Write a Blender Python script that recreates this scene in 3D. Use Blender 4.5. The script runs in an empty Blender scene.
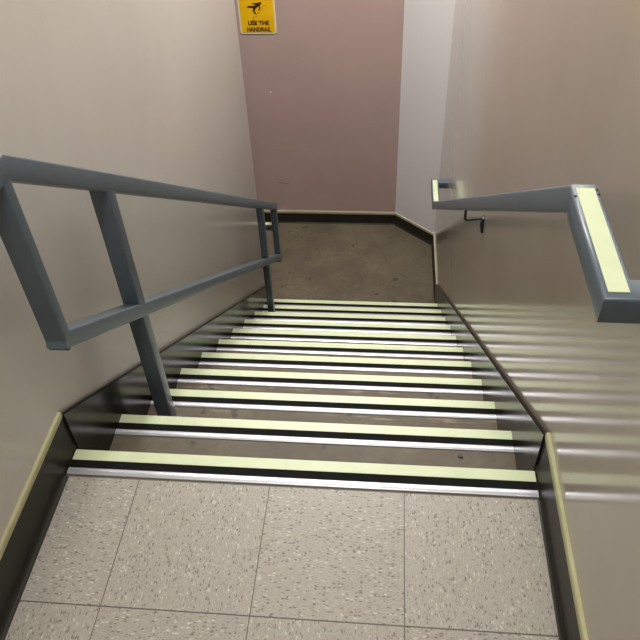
import bpy, bmesh, math, random
from mathutils import Vector, Matrix

scene = bpy.context.scene
C = scene.collection
random.seed(3)

# ------------------------------------------------------------------ measures (metres)
W = 1.081            # clear width of the flight
RISE, RUN = 0.1747, 0.2482
NR = 11              # risers
ZL = -NR * RISE      # lower landing
XWL, XWR = -0.012, 1.093   # wall faces
YB = 3.574           # pink wall
YE = 2.445           # end of left wall
SL = RISE / RUN
TILE, XA, YN = 0.3048, 0.1753, -0.0755
ZC = 2.40            # ceiling


def lin(r, g, b):
    def f(c):
        c /= 255.0
        return c / 12.92 if c <= 0.04045 else ((c + 0.055) / 1.055) ** 2.4
    return (f(r), f(g), f(b), 1.0)


# ------------------------------------------------------------------ materials
def mat(name, color, rough=0.5, metal=0.0, spec=0.5, coat=0.0):
    m = bpy.data.materials.new(name)
    m.use_nodes = True
    b = m.node_tree.nodes['Principled BSDF']
    b.inputs['Base Color'].default_value = color
    b.inputs['Roughness'].default_value = rough
    b.inputs['Metallic'].default_value = metal
    b.inputs['Specular IOR Level'].default_value = spec
    b.inputs['Coat Weight'].default_value = coat
    return m


class N:
    """tiny node helper"""
    def __init__(self, m):
        self.t = m.node_tree
        self.b = self.t.nodes['Principled BSDF']

    def new(self, kind, **kw):
        n = self.t.nodes.new(kind)
        for k, v in kw.items():
            setattr(n, k, v)
        return n

    def link(self, a, b):
        self.t.links.new(a, b)

    def val(self, sock, v):
        if isinstance(v, (int, float)):
            sock.default_value = v
        elif isinstance(v, tuple):
            sock.default_value = v
        else:
            self.link(v, sock)

    def math(self, op, a, b=0.0, c=None):
        n = self.new('ShaderNodeMath', operation=op)
        self.val(n.inputs[0], a)
        self.val(n.inputs[1], b)
        if c is not None:
            self.val(n.inputs[2], c)
        return n.outputs[0]

    def coords(self, scale=(1, 1, 1), rot=(0, 0, 0), src='Object'):
        tc = self.new('ShaderNodeTexCoord')
        mp = self.new('ShaderNodeMapping')
        self.link(tc.outputs[src], mp.inputs['Vector'])
        mp.inputs['Scale'].default_value = scale
        mp.inputs['Rotation'].default_value = rot
        return mp.outputs[0]

    def noise(self, vec, scale, detail=3, rough=0.5):
        n = self.new('ShaderNodeTexNoise')
        self.link(vec, n.inputs['Vector'])
        n.inputs['Scale'].default_value = scale
        n.inputs['Detail'].default_value = detail
        n.inputs['Roughness'].default_value = rough
        return n.outputs['Fac']

    def ramp(self, fac, stops, interp='LINEAR'):
        n = self.new('ShaderNodeValToRGB')
        n.color_ramp.interpolation = interp
        els = n.color_ramp.elements
        while len(els) < len(stops):
            els.new(0.5)
        for e, (p, c) in zip(els, stops):
            e.position = p
            e.color = c if isinstance(c, tuple) else (c, c, c, 1)
        self.link(fac, n.inputs['Fac'])
        return n.outputs['Color']

    def mix(self, fac, a, b):
        n = self.new('ShaderNodeMix', data_type='RGBA')
        self.val(n.inputs[0], fac)
        self.val(n.inputs[6], a)
        self.val(n.inputs[7], b)
        return n.outputs[2]

    def bump(self, h, strength, dist):
        n = self.new('ShaderNodeBump')
        n.inputs['Strength'].default_value = strength
        n.inputs['Distance'].default_value = dist
        self.link(h, n.inputs['Height'])
        self.link(n.outputs[0], self.b.inputs['Normal'])


def wall_paint(name, c1, c2, rough, spec=0.5, coat=0.0, coat_rough=0.1):
    m = mat(name, c1, rough, spec=spec, coat=coat)
    n = N(m)
    n.b.inputs['Coat Roughness'].default_value = coat_rough
    v = n.coords()
    blot = n.noise(v, 1.6, 4, 0.55)
    col = n.mix(n.ramp(blot, [(0.35, 0.0), (0.68, 1.0)]), c1, c2)
    n.link(col, n.b.inputs['Base Color'])
    v2 = n.coords(scale=(1, 1, 0.35))
    h1 = n.noise(v2, 9, 2, 0.5)
    h2 = n.noise(v, 160, 2, 0.5)
    h = n.math('ADD', h1, n.math('MULTIPLY', h2, 0.03))
    n.bump(h, 0.36, 0.006)
    return m


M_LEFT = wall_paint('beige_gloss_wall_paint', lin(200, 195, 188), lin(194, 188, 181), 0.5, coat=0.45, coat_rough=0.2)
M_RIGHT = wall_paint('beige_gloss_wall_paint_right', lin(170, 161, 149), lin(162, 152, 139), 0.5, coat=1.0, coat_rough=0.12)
M_RIGHT.node_tree.nodes['Principled BSDF'].inputs['Coat IOR'].default_value = 1.62
M_PINK = wall_paint('dusty_pink_wall_paint', lin(182, 159, 153), lin(177, 153, 147), 0.42)
M_LILAC = wall_paint('pale_grey_wall_paint', lin(222, 219, 219), lin(218, 215, 215), 0.34)
M_CEIL = mat('white_ceiling_paint', lin(225, 222, 215), 0.8)


def tile_material():
    m = mat('speckled_vinyl_tile', lin(165, 158, 146), 0.42)
    n = N(m)
    tc = n.new('ShaderNodeTexCoord')
    sx = n.new('ShaderNodeSeparateXYZ')
    n.link(tc.outputs['Object'], sx.inputs[0])
    x = n.math('DIVIDE', n.math('SUBTRACT', sx.outputs[0], XA), TILE)
    y = n.math('DIVIDE', n.math('SUBTRACT', sx.outputs[1], YN), TILE)
    fx, fy = n.math('FLOOR', x), n.math('FLOOR', y)
    par = n.math('FLOORED_MODULO', n.math('ADD', fx, fy), 2.0)
    # chip fields: long one way on even tiles, the other way on odd tiles
    cmb = n.new('ShaderNodeCombineXYZ')
    n.link(fx, cmb.inputs[0])
    n.link(fy, cmb.inputs[1])
    wn = n.new('ShaderNodeTexWhiteNoise', noise_dimensions='2D')
    n.link(cmb.outputs[0], wn.inputs['Vector'])

    def field(sc, off):
        a = n.new('ShaderNodeMapping')
        n.link(tc.outputs['Object'], a.inputs['Vector'])
        a.inputs['Scale'].default_value = (sc, sc * 2.2, 1)
        a.inputs['Location'].default_value = (off, off * 1.7, 0)
        b = n.new('ShaderNodeMapping')
        n.link(tc.outputs['Object'], b.inputs['Vector'])
        b.inputs['Scale'].default_value = (sc * 2.2, sc, 1)
        b.inputs['Location'].default_value = (off * 2.1, off, 0)
        mx = n.new('ShaderNodeMix', data_type='VECTOR')
        n.link(par, mx.inputs[0])
        n.link(a.outputs[0], mx.inputs[4])
        n.link(b.outputs[0], mx.inputs[5])
        return mx.outputs[1]

    def chips(sc, off, keep, size):
        v = field(sc, off)
        # wobble so that chips are not perfect ellipses
        nz = n.new('ShaderNodeTexNoise')
        n.link(v, nz.inputs['Vector'])
        nz.inputs['Scale'].default_value = 1.7
        nz.inputs['Detail'].default_value = 1
        ad = n.new('ShaderNodeVectorMath', operation='MULTIPLY_ADD')
        n.link(nz.outputs['Color'], ad.inputs[0])
        ad.inputs[1].default_value = (0.9, 0.9, 0)
        n.link(v, ad.inputs[2])
        vo = n.new('ShaderNodeTexVoronoi', voronoi_dimensions='2D')
        n.link(ad.outputs[0], vo.inputs['Vector'])
        vo.inputs['Scale'].default_value = 1.0
        sp = n.new('ShaderNodeSeparateColor')
        n.link(vo.outputs['Color'], sp.inputs[0])
        k = n.math('LESS_THAN', sp.outputs[0], keep)
        rad = n.math('MULTIPLY', n.math('ADD', sp.outputs[1], 0.35), size)
        d = n.math('SUBTRACT', rad, vo.outputs['Distance'])
        edge = n.math('MULTIPLY', d, 9.0)
        edge = n.math('MINIMUM', n.math('MAXIMUM', edge, 0.0), 1.0)
        return n.math('MULTIPLY', k, edge)

    base = n.mix(n.noise(n.coords(), 14, 4, 0.6), lin(155, 149, 138), lin(165, 159, 148))
    base = n.mix(n.math('MULTIPLY', wn.outputs['Value'], 0.5), base, lin(170, 164, 153))
    c = n.mix(n.math('MULTIPLY', chips(150, 3.1, 0.5, 0.42), 0.45), base, lin(128, 121, 110))
    c = n.mix(n.math('MULTIPLY', chips(130, 17.7, 0.42, 0.42), 0.5), c, lin(178, 172, 161))
    c = n.mix(n.math('MULTIPLY', chips(108, 41.3, 0.24, 0.40), 0.7), c, lin(96, 90, 81))
    c = n.mix(n.math('MULTIPLY', chips(104, 77.9, 0.14, 0.40), 0.75), c, lin(200, 195, 185))

    def joint(t, w):
        f = n.math('FRACT', t)
        d = n.math('MINIMUM', f, n.math('SUBTRACT', 1.0, f))
        return n.math('LESS_THAN', d, w / TILE / 2)
    jt = n.math('MAXIMUM', joint(x, 0.0020), joint(y, 0.0028))
    c = n.mix(n.math('MULTIPLY', jt, 0.85), c, lin(58, 52, 44))
    n.link(c, n.b.inputs['Base Color'])
    n.bump(n.math('SUBTRACT', n.math('MULTIPLY', n.noise(n.coords(), 30, 2), 0.4), jt), 0.15, 0.001)
    return m


def concrete_material(name, residue):
    a, b, d = lin(103, 93, 74), lin(84, 75, 59), lin(58, 51, 40)
    m = mat(name, a, 0.62)
    n = N(m)
    v = n.coords()
    if residue:
        oi = n.new('ShaderNodeObjectInfo')
        tcv = n.new('ShaderNodeVectorMath', operation='MULTIPLY_ADD')
        tcv.inputs[1].default_value = (1, 1, 1)
        n.link(v, tcv.inputs[0])
        cc = n.new('ShaderNodeCombineXYZ')
        n.link(n.math('MULTIPLY', oi.outputs['Random'], 37.0), cc.inputs[0])
        n.link(cc.outputs[0], tcv.inputs[2])
        v2 = tcv.outputs[0]
    else:
        v2 = v
    c = n.mix(n.ramp(n.noise(v2, 4.5, 6, 0.65), [(0.36, 0.0), (0.64, 1.0)]), b, a)
    c = n.mix(n.ramp(n.noise(v2, 38, 3, 0.6), [(0.36, 0.22), (0.58, 0.0)]), c, d)
    spots = n.ramp(n.noise(v2, 17, 2, 0.45), [(0.68, 0.0), (0.73, 0.8)])
    c = n.mix(spots, c, lin(48, 41, 32))
    if residue:
        # worn glue line showing just behind the metal edging
        s = n.new('ShaderNodeSeparateXYZ')
        n.link(v, s.inputs[0])
        band = n.math('COMPARE', s.outputs[1], -0.088, 0.0075)
        st = n.new('ShaderNodeMapping')
        n.link(v2, st.inputs['Vector'])
        st.inputs['Scale'].default_value = (9, 90, 1)
        patch = n.ramp(n.noise(st.outputs[0], 1.0, 4, 0.7), [(0.52, 0.0), (0.62, 0.55)])
        reach = n.ramp(n.noise(v2, 2.4, 1, 0.4), [(0.46, 0.0), (0.56, 1.0)])
        f = n.math('MULTIPLY', n.math('MULTIPLY', band, patch), reach)
        c = n.mix(f, c, lin(165, 146, 120))
    n.link(c, n.b.inputs['Base Color'])
    n.bump(n.noise(v2, 60, 3), 0.2, 0.002)
    return m


M_TILE = tile_material()
M_LAND = concrete_material('worn_brown_landing', False)
M_STEP = concrete_material('worn_brown_tread', True)


def worn_paint(name, c1, c2, rough, scale=12):
    m = mat(name, c1, rough)
    n = N(m)
    v = n.coords()
    n.link(n.mix(n.ramp(n.noise(v, scale, 4, 0.6), [(0.35, 0.0), (0.7, 1.0)]), c1, c2), n.b.inputs['Base Color'])
    n.bump(n.noise(v, 90, 2), 0.12, 0.001)
    return m


M_BASE = worn_paint('dark_brown_rubber_base', lin(42, 39, 33), lin(35, 32, 27), 0.4)
M_BASE.node_tree.nodes['Principled BSDF'].inputs['Specular IOR Level'].default_value = 0.25
M_STRINGER = worn_paint('dark_brown_gloss_stringer', lin(36, 34, 28), lin(29, 27, 22), 0.2, 6)
M_STRINGER.node_tree.nodes['Principled BSDF'].inputs['Specular IOR Level'].default_value = 0.17
M_CAP = worn_paint('cream_edge_strip', lin(184, 181, 142), lin(168, 164, 124), 0.5)
M_CAPLOW = worn_paint('pale_cream_edge', lin(180, 175, 152), lin(166, 161, 138), 0.5)
M_RAIL = worn_paint('blue_grey_rail_enamel', lin(91, 103, 112), lin(83, 95, 104), 0.33)
M_LUM = worn_paint('pale_green_luminous_strip', lin(211, 220, 184), lin(204, 214, 174), 0.42, 20)
M_GRIP = worn_paint('black_grip_band', lin(20, 21, 20), lin(13, 14, 13), 0.85, 40)
M_GRIP.node_tree.nodes['Principled BSDF'].inputs['Specular IOR Level'].default_value = 0.15
M_ALU = mat('aluminium_edging', lin(196, 196, 201), 0.40, metal=0.85)
_n = N(M_ALU)
_n.bump(_n.noise(_n.coords(scale=(40, 400, 1)), 1.0, 3), 0.12, 0.0004)
M_STEEL = mat('dark_bracket_metal', lin(66, 68, 72), 0.4, metal=0.4)
M_YELLOW = worn_paint('yellow_sign_face', lin(240, 188, 14), lin(234, 180, 8), 0.4, 9)
M_SIGNEDGE = mat('pale_sign_border', lin(232, 218, 176), 0.5)
M_INK = mat('dark_sign_ink', lin(52, 24, 10), 0.6)
M_FAINT = mat('faded_sign_ink', lin(190, 138, 20), 0.6)
M_WHITE = mat('white_filler', lin(232, 228, 218), 0.6)
M_SCRATCH = mat('dark_scuff', lin(112, 90, 84), 0.6)
M_SPECK = mat('black_speck', lin(14, 13, 12), 0.5)
M_SCREW = mat('dark_screw_head', lin(52, 54, 58), 0.45, metal=0.5)


# ------------------------------------------------------------------ mesh helpers
def finish(bm, sharp=32):
    bmesh.ops.recalc_face_normals(bm, faces=bm.faces)
    for f in bm.faces:
        f.smooth = True
    for e in bm.edges:
        if len(e.link_faces) == 2 and e.calc_face_angle(0) > math.radians(sharp):
            e.smooth = False


def obj(name, bm, material, parent=None, sharp=32):
    finish(bm, sharp)
    me = bpy.data.meshes.new(name)
    bm.to_mesh(me)
    bm.free()
    me.materials.append(material)
    o = bpy.data.objects.new(name, me)
    C.objects.link(o)
    if parent:
        o.parent = parent
    return o


def tag(o, label=None, cat=None, group=None, kind=None):
    if label:
        o['label'] = label
    if cat:
        o['category'] = cat
    if group:
        o['group'] = group
    if kind:
        o['kind'] = kind
    return o


def empty(name, loc=(0, 0, 0)):
    o = bpy.data.objects.new(name, None)
    o.empty_display_size = 0.1
    o.location = loc
    C.objects.link(o)
    return o


def box(bm, lo, hi, bevel=0.0, seg=2):
    m = Matrix.Translation([(a + b) / 2 for a, b in zip(lo, hi)]) @ Matrix.Diagonal([b - a for a, b in zip(lo, hi)] + [1])
    r = bmesh.ops.create_cube(bm, size=1, matrix=m)
    if bevel:
        es = list({e for v in r['verts'] for e in v.link_edges})
        bmesh.ops.bevel(bm, geom=es, offset=bevel, segments=seg, affect='EDGES', profile=0.5)
    return bm


def prism(bm, pts, axis, a, b):
    """extrude polygon pts (2-D) along axis 0/1/2 from a to b"""
    def P(p, t):
        if axis == 0:
            return (t, p[0], p[1])
        if axis == 1:
            return (p[0], t, p[1])
        return (p[0], p[1], t)
    v0 = [bm.verts.new(P(p, a)) for p in pts]
    v1 = [bm.verts.new(P(p, b)) for p in pts]
    n = len(pts)
    for i in range(n):
        bm.faces.new((v0[i], v0[(i + 1) % n], v1[(i + 1) % n], v1[i]))
    bm.faces.new(v0)
    bm.faces.new(list(reversed(v1)))
    return bm


def round_rect(w, h, r, seg=3):
    out = []
    for cx, cy, a0 in ((w / 2 - r, h / 2 - r, 0), (-w / 2 + r, h / 2 - r, 90), (-w / 2 + r, -h / 2 + r, 180), (w / 2 - r, -h / 2 + r, 270)):
        for k in range(seg + 1):
            a = math.radians(a0 + 90 * k / seg)
            out.append((cx + r * math.cos(a), cy + r * math.sin(a)))
    return out


def sweep(bm, path, prof, waxis, haxis):
    """mitred tube: the profile is carried along every segment to the next mitre plane"""
    path = [Vector(p) for p in path]
    waxis, haxis = Vector(waxis), Vector(haxis)
    cur = [path[0] + waxis * a + haxis * b for a, b in prof]
    rings = [cur]
    for i in range(1, len(path)):
        d = (path[i] - path[i - 1]).normalized()
        if i < len(path) - 1:
            nrm = (d + (path[i + 1] - path[i]).normalized()).normalized()
        else:
            nrm = d
        cur = [p + d * ((path[i] - p).dot(nrm) / d.dot(nrm)) for p in cur]
        rings.append(cur)
    vs = [[bm.verts.new(p) for p in r] for r in rings]
    n = len(prof)
    for a, b in zip(vs, vs[1:]):
        for i in range(n):
            bm.faces.new((a[i], a[(i + 1) % n], b[(i + 1) % n], b[i]))
    bm.faces.new(vs[0])
    bm.faces.new(list(reversed(vs[-1])))
    return bm


def tube(bm, path, r, seg=12):
    """round bar along a path"""
    path = [Vector(p) for p in path]
    d = (path[1] - path[0]).normalized()
    w = d.cross(Vector((0, 0, 1)) if abs(d.z) < 0.9 else Vector((0, 1, 0))).normalized()
    h = w.cross(d)
    return sweep(bm, path, [(r * math.cos(2 * math.pi * k / seg), r * math.sin(2 * math.pi * k / seg)) for k in range(seg)], w, h)


def struct(name, bm, material):
    return tag(obj(name, bm, material), kind='structure')


# ------------------------------------------------------------------ the setting
YF = -2.2    # wall behind the viewer
XFL = -1.35  # wall at the far side of the lower landing
bm = bmesh.new()
box(bm, (XWL - 0.01, YF, -0.16), (XWR + 0.01, -0.0815, 0))
floor = struct('floor', bm, M_TILE)
floor['label'] = 'upper landing of grey speckled vinyl tiles'

bm = bmesh.new()
box(bm, (XFL, (NR - 1) * RUN - 0.02, ZL - 0.12), (XWR + 0.01, YB + 0.01, ZL))
box(bm, (XFL, 1.2, ZL - 0.12), (XWL - 0.125, (NR - 1) * RUN - 0.02, ZL))
lower = struct('floor_lower', bm, M_LAND)
lower['label'] = 'worn brown lower landing at the foot of the stairs'

bm = bmesh.new()
bx = bmesh.new()
box(bm, (XWL - 0.125, YF, ZL - 0.12), (XWL, YE, ZC), 0.003, 2)
wl = struct('wall_left', bm, M_LEFT)
bx.free()
bm = bmesh.new()
box(bm, (XWR, YF, ZL - 0.12), (XWR + 0.12, 3.32, ZC))
wr = struct('wall_right', bm, M_RIGHT)
bm = bmesh.new()
box(bm, (XFL, YB, ZL - 0.12), (0.815, YB + 0.12, ZC))
wb = struct('wall_back', bm, M_PINK)
bm = bmesh.new()
prism(bm, [(0.806, YB), (XWR, 3.318), (XWR + 0.12, 3.318), (XWR + 0.12, YB + 0.12), (0.806, YB + 0.12)], 2, ZL - 0.12, ZC)
wa = struct('wall_angled', bm, M_LILAC)
bm = bmesh.new()
box(bm, (XFL - 0.12, 1.08, ZL - 0.12), (XFL, YB + 0.12, ZC))
struct('wall_far_left', bm, M_LEFT)
bm = bmesh.new()
box(bm, (XFL, 1.08, ZL - 0.12), (XWL - 0.125, 1.2, ZC))
struct('wall_landing_side', bm, M_LEFT)
bm = bmesh.new()
box(bm, (XWL - 0.125, YF - 0.12, -0.16), (XWR + 0.12, YF, ZC))
struct('wall_front', bm, M_LEFT)
bm = bmesh.new()
box(bm, (XFL - 0.12, YF - 0.12, ZC), (XWR + 0.12, YB + 0.12, ZC + 0.1))
struct('ceiling', bm, M_CEIL)

# marks on the pink wall
bm = bmesh.new()
bmesh.ops.create_uvsphere(bm, u_segments=10, v_segments=6, radius=0.006, matrix=Matrix.Translation((-0.076, YB, -0.838)) @ Matrix.Diagonal((1, 0.35, 1, 1)))
obj('wall_plug', bm, M_WHITE, wb)['label'] = 'small white filler spot'
bm = bmesh.new()
prism(bm, [(-0.087, -1.5535), (-0.03, -1.5655), (0.012, -1.5695), (0.012, -1.572), (-0.03, -1.5685), (-0.087, -1.5565)], 1, YB - 0.0006, YB)
obj('scuff_mark', bm, M_SCRATCH, wb)['label'] = 'thin dark scuff'


# baseboards ---------------------------------------------------------
def base_profile(h, cove):
    # (out from wall, up)
    pts = [(0, 0), (cove, 0), (cove, 0.004)]
    for k in range(1, 6):
        a = math.radians(90 * k / 6)
        pts.append((0.006 + (cove - 0.006) * (1 - math.sin(a)), 0.004 + 0.016 * (1 - math.cos(a))))
    pts += [(0.006, 0.022), (0.006, h - 0.002), (0.004, h), (0, h)]
    return pts


def base_run(name, p0, p1, z, h, out, cap, cove=0.014, cap_name='cream_cap', cap_mat=None, toe_gap=0.0):
    """base between two plan points; out = unit vector into the room"""
    o = Vector((out[0], out[1], 0))
    up = Vector((0, 0, 1))
    a, b = Vector((p0[0], p0[1], z)), Vector((p1[0], p1[1], z))
    bm = bmesh.new()
    m = b + (a - b).normalized() * toe_gap
    sweep(bm, [a, m], base_profile(h, cove), o, up)
    if toe_gap:   # the toe stops where the stair nosing begins
        sweep(bm, [m, b], [(0, 0), (0.010, 0), (0.006, 0.022), (0.006, h - 0.002), (0.004, h), (0, h)], o, up)
    ob = struct(name, bm, M_BASE)
    if cap:
        bm = bmesh.new()
        sweep(bm, [a, b], [(0, h), (0.0075, h), (0.0085, h + 0.002), (0.0085, h + cap - 0.003), (0.007, h + cap), (0, h + cap)], o, up)
        obj(cap_name, bm, cap_mat or M_CAP, ob)
    return ob


base_run('baseboard_left', (XWL, YF), (XWL, 0.003), 0, 0.115, (1, 0), 0.017, cove=0.019, toe_gap=0.086)
base_run('baseboard_right', (XWR, YF), (XWR, 0.003), 0, 0.115, (-1, 0), 0.018, cove=0.016, toe_gap=0.086)
base_run('baseboard_back', (XFL, YB), (0.806, YB), ZL, 0.088, (0, -1), 0.024, cap_mat=M_CAPLOW)
dv = Vector((XWR - 0.806, 3.318 - YB)).normalized()
base_run('baseboard_angled', (0.806, YB), (XWR, 3.318), ZL, 0.09, (dv.y, -dv.x), 0.020, cap_mat=M_CAPLOW)
base_run('baseboard_lower', (XWR, 2.70), (XWR, 3.318), ZL, 0.122, (-1, 0), 0.008, cap_mat=M_CAPLOW)

# ------------------------------------------------------------------ the staircase
stair = empty('staircase', (0, 0, ZL))
tag(stair, 'straight flight of brown steps descending to the lower landing, each with a pale green strip', 'staircase')


def step_bm(depth):
    b = bmesh.new()
    pts = [(-depth, 0), (-0.012, 0), (-0.004, -0.002), (-0.001, -0.007), (0, -0.012), (0, -0.034), (-0.02, -0.04), (-0.02, -RISE), (-depth, -RISE)]
    return prism(b, pts, 0, 0, W)


def strip_bm(y0, y1, h, x0=0.0, x1=W):
    b = bmesh.new()
    return prism(b, [(y0, 0), (y1, 0), (y1, h - 0.0006), (y1 - 0.0006, h), (y0 + 0.0006, h), (y0, h - 0.0006)], 0, x0, x1)


def alu_bm():
    b = bmesh.new()
    y0, y1 = -0.0765, -0.0565
    c, hw = (y0 + y1) / 2, (y1 - y0) / 2
    pts = [(y0, 0), (y1, 0), (y1, 0.001)]
    for k in range(1, 12):
        t = math.cos(math.pi * k / 12)
        pts.append((c + hw * t, 0.001 + 0.0030 * math.sqrt(1 - t * t)))
    pts.append((y0, 0.001))
    return prism(b, pts, 0, 0.0, W)


proto = None
for i in range(NR):
    loc = (0, i * RUN, -i * RISE - ZL)
    if i == 0:
        s = obj('step', step_bm(0.0815), M_STEP, stair)
        g = obj('luminous_strip', strip_bm(-0.0355, -0.006, 0.0022), M_LUM, s)
        k = obj('grip_band', strip_bm(-0.0565, -0.0355, 0.0026), M_GRIP, s)
        a = obj('metal_edging', alu_bm(), M_ALU, s)
        g['label'], k['label'], a['label'] = 'pale green luminous strip', 'black grip band', 'silver metal edging'
        kids = (g, k, a)
    elif i == 1:
        s = proto = obj('step', step_bm(RUN + 0.02), M_STEP, stair)
    else:
        s = proto.copy()
        C.objects.link(s)
        s.parent = stair
    if i:
        for c in kids:
            d = c.copy()
            C.objects.link(d)
            d.parent = s
    s.location = loc

# skirting stringers on both sides
SK = 0.129
for side in (0, 1):
    x0, x1 = (XWL + 0.0004, 0.0) if side == 0 else (W, XWR - 0.0004)
    ye = YE - 0.004 if side == 0 else 2.70
    zt = lambda y: -SL * y + SK
    top_near = 0.004
    pts = [(top_near, zt(top_near)), (ye, zt(ye))]
    if side == 0:
        pts += [(ye, ZL), (2.2, ZL), (top_near, -0.6)]
    else:
        pts += [(ye, ZL), (2.2, ZL), (top_near, -0.6)]
    bm = prism(bmesh.new(), pts, 0, x0, x1)
    es = [e for e in bm.edges if all(abs(v.co.z - zt(v.co.y)) < 1e-4 for v in e.verts) and abs(e.verts[0].co.y - e.verts[1].co.y) > 1]
    bmesh.ops.bevel(bm, geom=es, offset=0.003, segments=2, affect='EDGES')
    o = obj('stringer', bm, M_STRINGER, stair)
    o.location = (0, 0, -ZL)
    o['label'] = 'dark brown sloping skirt board'

# ------------------------------------------------------------------ right handrail
def local(root, o):
    """keep world coordinates while parented to an Empty"""
    o.location = Vector(o.location) - root.location
    return o


def rails(pts2d, x):
    return [(x, y, z) for y, z in pts2d]


hr = empty('handrail', (XWR, 1.2, -0.2))
tag(hr, 'blue-grey square handrail fixed to the right wall, pale green strips on its level ends', 'handrail')
RW, RH = 0.042, 0.0435
XR = 1.019           # tube centre line
zt0, zt1 = 0.785 - RH / 2, -0.992 - RH / 2
y_n, y_b, y_e, y_f = -0.272, -0.041, 2.515, 2.745
path = [(XWR, y_n, zt0), (XR, y_n, zt0), (XR, y_b, zt0), (XR, y_e, zt1), (XR, y_f, zt1), (XWR, y_f, zt1)]
bm = sweep(bmesh.new(), path, round_rect(RW, RH, 0.005), (0, 1, 0), (0, 0, 1))
local(hr, obj('rail_tube', bm, M_RAIL, hr))
for ya, yb_, zz in ((y_n - 0.008, y_b - 0.004, zt0), (y_e + 0.012, y_f + 0.005, zt1)):
    bm = box(bmesh.new(), (XR - 0.0135, ya, zz + RH / 2 - 0.0003), (XR + 0.0135, yb_, zz + RH / 2 + 0.0014), 0.0005, 1)
    local(hr, obj('luminous_strip', bm, M_LUM, hr))['label'] = 'pale green luminous strip'
for x, y in ((XR - 0.0172, y_b - 0.024), (XR + 0.0172, y_b - 0.007), (XR + 0.0172, y_b - 0.019)):
    bm = bmesh.new()
    bmesh.ops.create_cone(bm, cap_ends=True, segments=12, radius1=0.0024, radius2=0.0016, depth=0.0016,
                          matrix=Matrix.Translation((x, y, zt0 + RH / 2 + 0.0006)))
    local(hr, obj('screw', bm, M_SCREW, hr))


def bracket(y, zb):
    """bar from under the rail, bent to the wall, on an upright plate"""
    pts = [(XR, y, zb + 0.004), (XR, y, zb - 0.034)]
    for k in range(1, 6):
        a = math.radians(18 * k)
        pts.append((XR + 0.012 * (1 - math.cos(a)), y + 0.004 * k / 5, zb - 0.034 - 0.012 * math.sin(a)))
    pts.append((XWR - 0.003, y + 0.02, zb - 0.048))
    b = local(hr, obj('bracket', tube(bmesh.new(), pts, 0.0052, 10), M_STEEL, hr, sharp=60))
    bm = box(bmesh.new(), (XWR - 0.009, y + 0.008, zb - 0.108), (XWR, y + 0.032, zb - 0.042), 0.002, 2)
    bmesh.ops.create_cone(bm, cap_ends=True, segments=12, radius1=0.004, radius2=0.003, depth=0.004,
                          matrix=Matrix.Translation((XWR - 0.011, y + 0.02, zb - 0.090)) @ Matrix.Rotation(math.radians(90), 4, 'Y'))
    bmesh.ops.create_cone(bm, cap_ends=True, segments=14, radius1=0.013, radius2=0.010, depth=0.006,
                          matrix=Matrix.Translation((XWR - 0.011, y + 0.016, zb - 0.074)) @ Matrix.Rotation(math.radians(90), 4, 'Y'))
    p = obj('wall_plate', bm, M_STEEL, b)
    return b


def zslope(y):
    return zt0 + (zt1 - zt0) * (y - y_b) / (y_e - y_b)


bracket(1.222, zslope(1.222) - RH / 2 / math.cos(math.atan(SL)))

# ------------------------------------------------------------------ left guard railing
gr = empty('railing', (0.055, 0.41, -2 * RISE))
tag(gr, 'blue-grey square-tube railing with two posts on the left of the stairs', 'railing')
XG = 0.079
GW = 0.042
ztop = lambda y: 0.807 - 0.725 * y      # top edge of the upper rail
zmid = lambda y: 0.406 - 0.714 * y      # top edge of the middle rail
COS = 1 / math.hypot(1, 0.717)
TH, MH = 0.052 * COS, 0.046 * COS
SLV = (0, 0.717 * COS, COS)
Y0, Y1 = 0.0, 2.455
zl = ztop(Y0) - TH / 2
YR = -0.30
path = [(XWL, YR, zl), (XG, YR, zl), (XG, Y0 - 0.008, zl), (XG, Y1, ztop(Y1) - 0.026)]
local(gr, obj('top_rail', sweep(bmesh.new(), path, round_rect(GW, TH, 0.004), (0, 1, 0), (0, 0, 1)), M_RAIL, gr))
bm = box(bmesh.new(), (XG - 0.0135, YR - 0.008, zl + TH / 2 - 0.0003), (XG + 0.0135, Y0 - 0.014, zl + TH / 2 + 0.0014), 0.0005, 1)
local(gr, obj('luminous_strip', bm, M_LUM, gr))['label'] = 'pale green luminous strip'
path = [(XG, -0.030, zmid(-0.030) - 0.023), (XG, Y1 - 0.012, zmid(Y1 - 0.012) - 0.023)]
local(gr, obj('middle_rail', sweep(bmesh.new(), path, round_rect(GW, MH, 0.004), (1, 0, 0), SLV), M_RAIL, gr))


def upright(name, ya, yb, z0, z1, xa=XG - 0.024, xb=XG + 0.0205):
    b = sweep(bmesh.new(), [((xa + xb) / 2, (ya + yb) / 2, z0), ((xa + xb) / 2, (ya + yb) / 2, z1)],
              round_rect(xb - xa, yb - ya, 0.003), (1, 0, 0), (0, 1, 0))
    return local(gr, obj(name, b, M_RAIL, gr))


for ya, st in ((0.335, 2), (2.024, 9)):
    xa = XG - 0.024 if st == 2 else XG - 0.014
    p = upright('post', ya, ya + 0.039, -st * RISE + 0.001, ztop(ya + 0.02) - 0.03, xa)
    bm = box(bmesh.new(), (XG - 0.032, ya - 0.008, -st * RISE + 0.0004), (XG + 0.028, ya + 0.047, -st * RISE + 0.004), 0.001, 1)
    obj('base_plate', bm, M_RAIL, p)
upright('end_post', -0.032, -0.005, 0.376, zl - 0.01)
upright('end_post', 2.410, 2.440, zmid(2.44) - 0.04, ztop(2.44) - 0.026, XG - 0.015)
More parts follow.
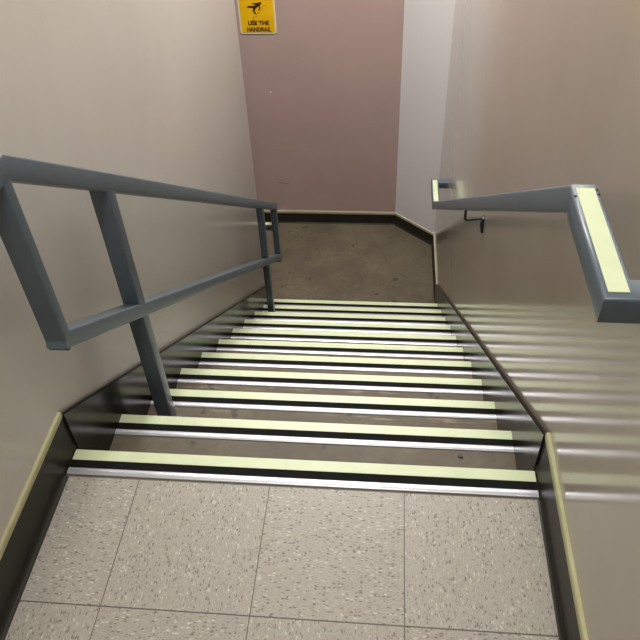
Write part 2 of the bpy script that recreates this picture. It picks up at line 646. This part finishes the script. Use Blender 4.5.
# short return from the foot of the railing round to the wall end
zr = -1.101
path = [(XG - 0.010, 2.425, zr - 0.020), (XWL, 2.425, zr - 0.020)]
local(gr, obj('wall_return', sweep(bmesh.new(), path, round_rect(0.028, 0.040, 0.004), (0, 1, 0), (0, 0, 1)), M_RAIL, gr))
bm = box(bmesh.new(), (XWL + 0.006, 2.413, zr - 0.0003), (XG - 0.016, 2.437, zr + 0.0014), 0.0005, 1)
local(gr, obj('luminous_strip', bm, M_LUM, gr))['label'] = 'pale green luminous strip'

# ------------------------------------------------------------------ warning sign on the pink wall
sg = empty('warning_sign', (-0.115, YB, -0.436))
tag(sg, 'yellow sign with falling figure reading USE THE HANDRAIL on the pink wall', 'sign')
SX0, SX1, SZ0, SZ1 = -0.2345, 0.0005, -0.4395, -0.110


def rr_plate(x0, x1, z0, z1, r, ya, yb):
    pts = [((x0 + x1) / 2 + a, (z0 + z1) / 2 + b) for a, b in round_rect(x1 - x0, z1 - z0, r, 5)]
    return prism(bmesh.new(), pts, 1, ya, yb)


local(sg, obj('border', rr_plate(SX0, SX1, SZ0, SZ1, 0.020, YB - 0.004, YB), M_SIGNEDGE, sg))['label'] = 'pale cream sign border'
local(sg, obj('sign_face', rr_plate(SX0 + 0.011, SX1 - 0.011, SZ0 + 0.011, SZ1 - 0.011, 0.012, YB - 0.0055, YB - 0.003), M_YELLOW, sg))
YS = YB - 0.0062


def text(body, x, z, w, h):
    cu = bpy.data.curves.new('lettering', 'FONT')
    cu.body = body
    cu.align_x = 'CENTER'
    cu.size = 1.0
    cu.offset = 0.046
    cu.extrude = 0.0
    tmp = bpy.data.objects.new('lettering', cu)
    C.objects.link(tmp)
    bpy.context.view_layer.update()
    me = bpy.data.meshes.new_from_object(tmp.evaluated_get(bpy.context.evaluated_depsgraph_get()))
    bpy.data.objects.remove(tmp)
    bpy.data.curves.remove(cu)
    xs = [v.co.x for v in me.vertices]
    ys = [v.co.y for v in me.vertices]
    kx, ky = w / (max(xs) - min(xs)), h / (max(ys) - min(ys))
    for v in me.vertices:
        v.co = ((v.co.x - (max(xs) + min(xs)) / 2) * kx + x, YS, (v.co.y - min(ys)) * ky + z)
    bm = bmesh.new()
    bm.from_mesh(me)
    bpy.data.meshes.remove(me)
    bmesh.ops.remove_doubles(bm, verts=bm.verts, dist=1e-6)
    r = bmesh.ops.extrude_face_region(bm, geom=list(bm.faces))
    for e in r['geom']:
        if isinstance(e, bmesh.types.BMVert):
            e.co.y += 0.0008
    return bm


SXC = (SX0 + SX1) / 2
for body, z, w in (('USE THE', -0.3835, 0.136), ('HANDRAIL', -0.4245, 0.156)):
    local(sg, obj('lettering', text(body, SXC + 0.005, z, w, 0.029), M_INK, sg))


def limb(bm, a, b, ra, rb):
    """flat tapered capsule in the sign plane"""
    a, b = Vector(a), Vector(b)
    d = (b - a)
    ang = math.atan2(d.y, d.x)
    pts = []
    for k in range(9):
        t = ang + math.pi / 2 + math.pi * k / 8
        pts.append((a.x + ra * math.cos(t), a.y + ra * math.sin(t)))
    for k in range(9):
        t = ang - math.pi / 2 + math.pi * k / 8
        pts.append((b.x + rb * math.cos(t), b.y + rb * math.sin(t)))
    prism(bm, pts, 1, YS - 0.0004 * random.random(), YS + 0.0008)


bm = bmesh.new()
for a, b, ra, rb in (((-.103, -.253), (-.127, -.272), .0105, .009),     # torso
                     ((-.126, -.270), (-.171, -.268), .0078, .005),     # rear leg
                     ((-.127, -.273), (-.137, -.292), .0078, .006),     # front thigh
                     ((-.137, -.292), (-.127, -.311), .006, .0045),     # front shin
                     ((-.105, -.250), (-.138, -.249), .005, .004),      # arm thrown back
                     ((-.099, -.256), (-.095, -.277), .005, .004),      # arm reaching down
                     ((-.095, -.277), (-.104, -.290), .004, .0035)):
    limb(bm, a, b, ra, rb)
limb(bm, (-.0905, -.2465), (-.0900, -.2468), .0078, .0078)              # head
local(sg, obj('falling_figure', bm, M_INK, sg))
bm = bmesh.new()
pts = [(-.160, -.352), (-.142, -.352), (-.142, -.330), (-.120, -.330), (-.120, -.308), (-.098, -.308), (-.098, -.286), (-.078, -.286), (-.078, -.262), (-.052, -.262)]
for a, b in zip(pts, pts[1:]):
    limb(bm, a, b, .0016, .0016)
local(sg, obj('stair_line', bm, M_FAINT, sg))

# ------------------------------------------------------------------ small debris
bm = bmesh.new()
bmesh.ops.create_icosphere(bm, subdivisions=3, radius=0.006)
for v in bm.verts:
    v.co.x *= 1.25 + 0.4 * math.sin(5 * v.co.y / 0.006)
    v.co.z = max(v.co.z * 0.4, 0) if v.co.z > 0 else 0
deb = obj('debris_speck', bm, M_SPECK)
deb.location = (0.940, 0.151, -RISE)
deb.rotation_euler = (0, 0, -0.7)
tag(deb, 'small black speck of dirt on the second tread near the right side', 'debris')

# ------------------------------------------------------------------ light
def area(name, loc, size, energy, color, rot=(0, 0, 0)):
    l = bpy.data.lights.new(name, 'AREA')
    l.shape = 'RECTANGLE'
    l.size, l.size_y = size
    l.energy = energy
    l.color = color
    o = bpy.data.objects.new(name, l)
    o.location = loc
    o.rotation_euler = rot
    C.objects.link(o)
    return o


area('ceiling_lamp_upper', (0.55, -0.45, ZC - 0.03), (0.35, 1.2), 19, (1.0, 0.995, 0.955))
area('ceiling_lamp_lower', (0.45, 2.40, ZC - 0.03), (0.9, 0.5), 102, (1.0, 0.992, 0.968))

wd = bpy.data.worlds.new('world')
scene.world = wd
wd.use_nodes = True
wd.node_tree.nodes['Background'].inputs[0].default_value = (0.9, 0.92, 1.0, 1)
wd.node_tree.nodes['Background'].inputs[1].default_value = 0.05

# ------------------------------------------------------------------ camera
cam = bpy.data.cameras.new('camera')
cam.sensor_fit = 'HORIZONTAL'
cam.sensor_width = 36
cam.lens = 716.179 / 640 * 36
cam.clip_start = 0.01
co = bpy.data.objects.new('camera', cam)
r = Vector((0.9959546929, 0.0822156861, -0.0362605932))
u = Vector((-0.0306687848, 0.6903259745, 0.7228481684))
f = Vector((-0.0844610874, 0.7188119573, -0.6900548491))
M = Matrix((r, u, -f)).transposed().to_4x4()
M.translation = (0.72062855, -0.98342052, 1.39662492)
co.matrix_world = M
C.objects.link(co)
scene.camera = co

vs = scene.view_settings
vs.view_transform = 'Standard'
vs.look = 'None'
vs.gamma = 1.0
vs.use_curve_mapping = False
vs.exposure = 0.0
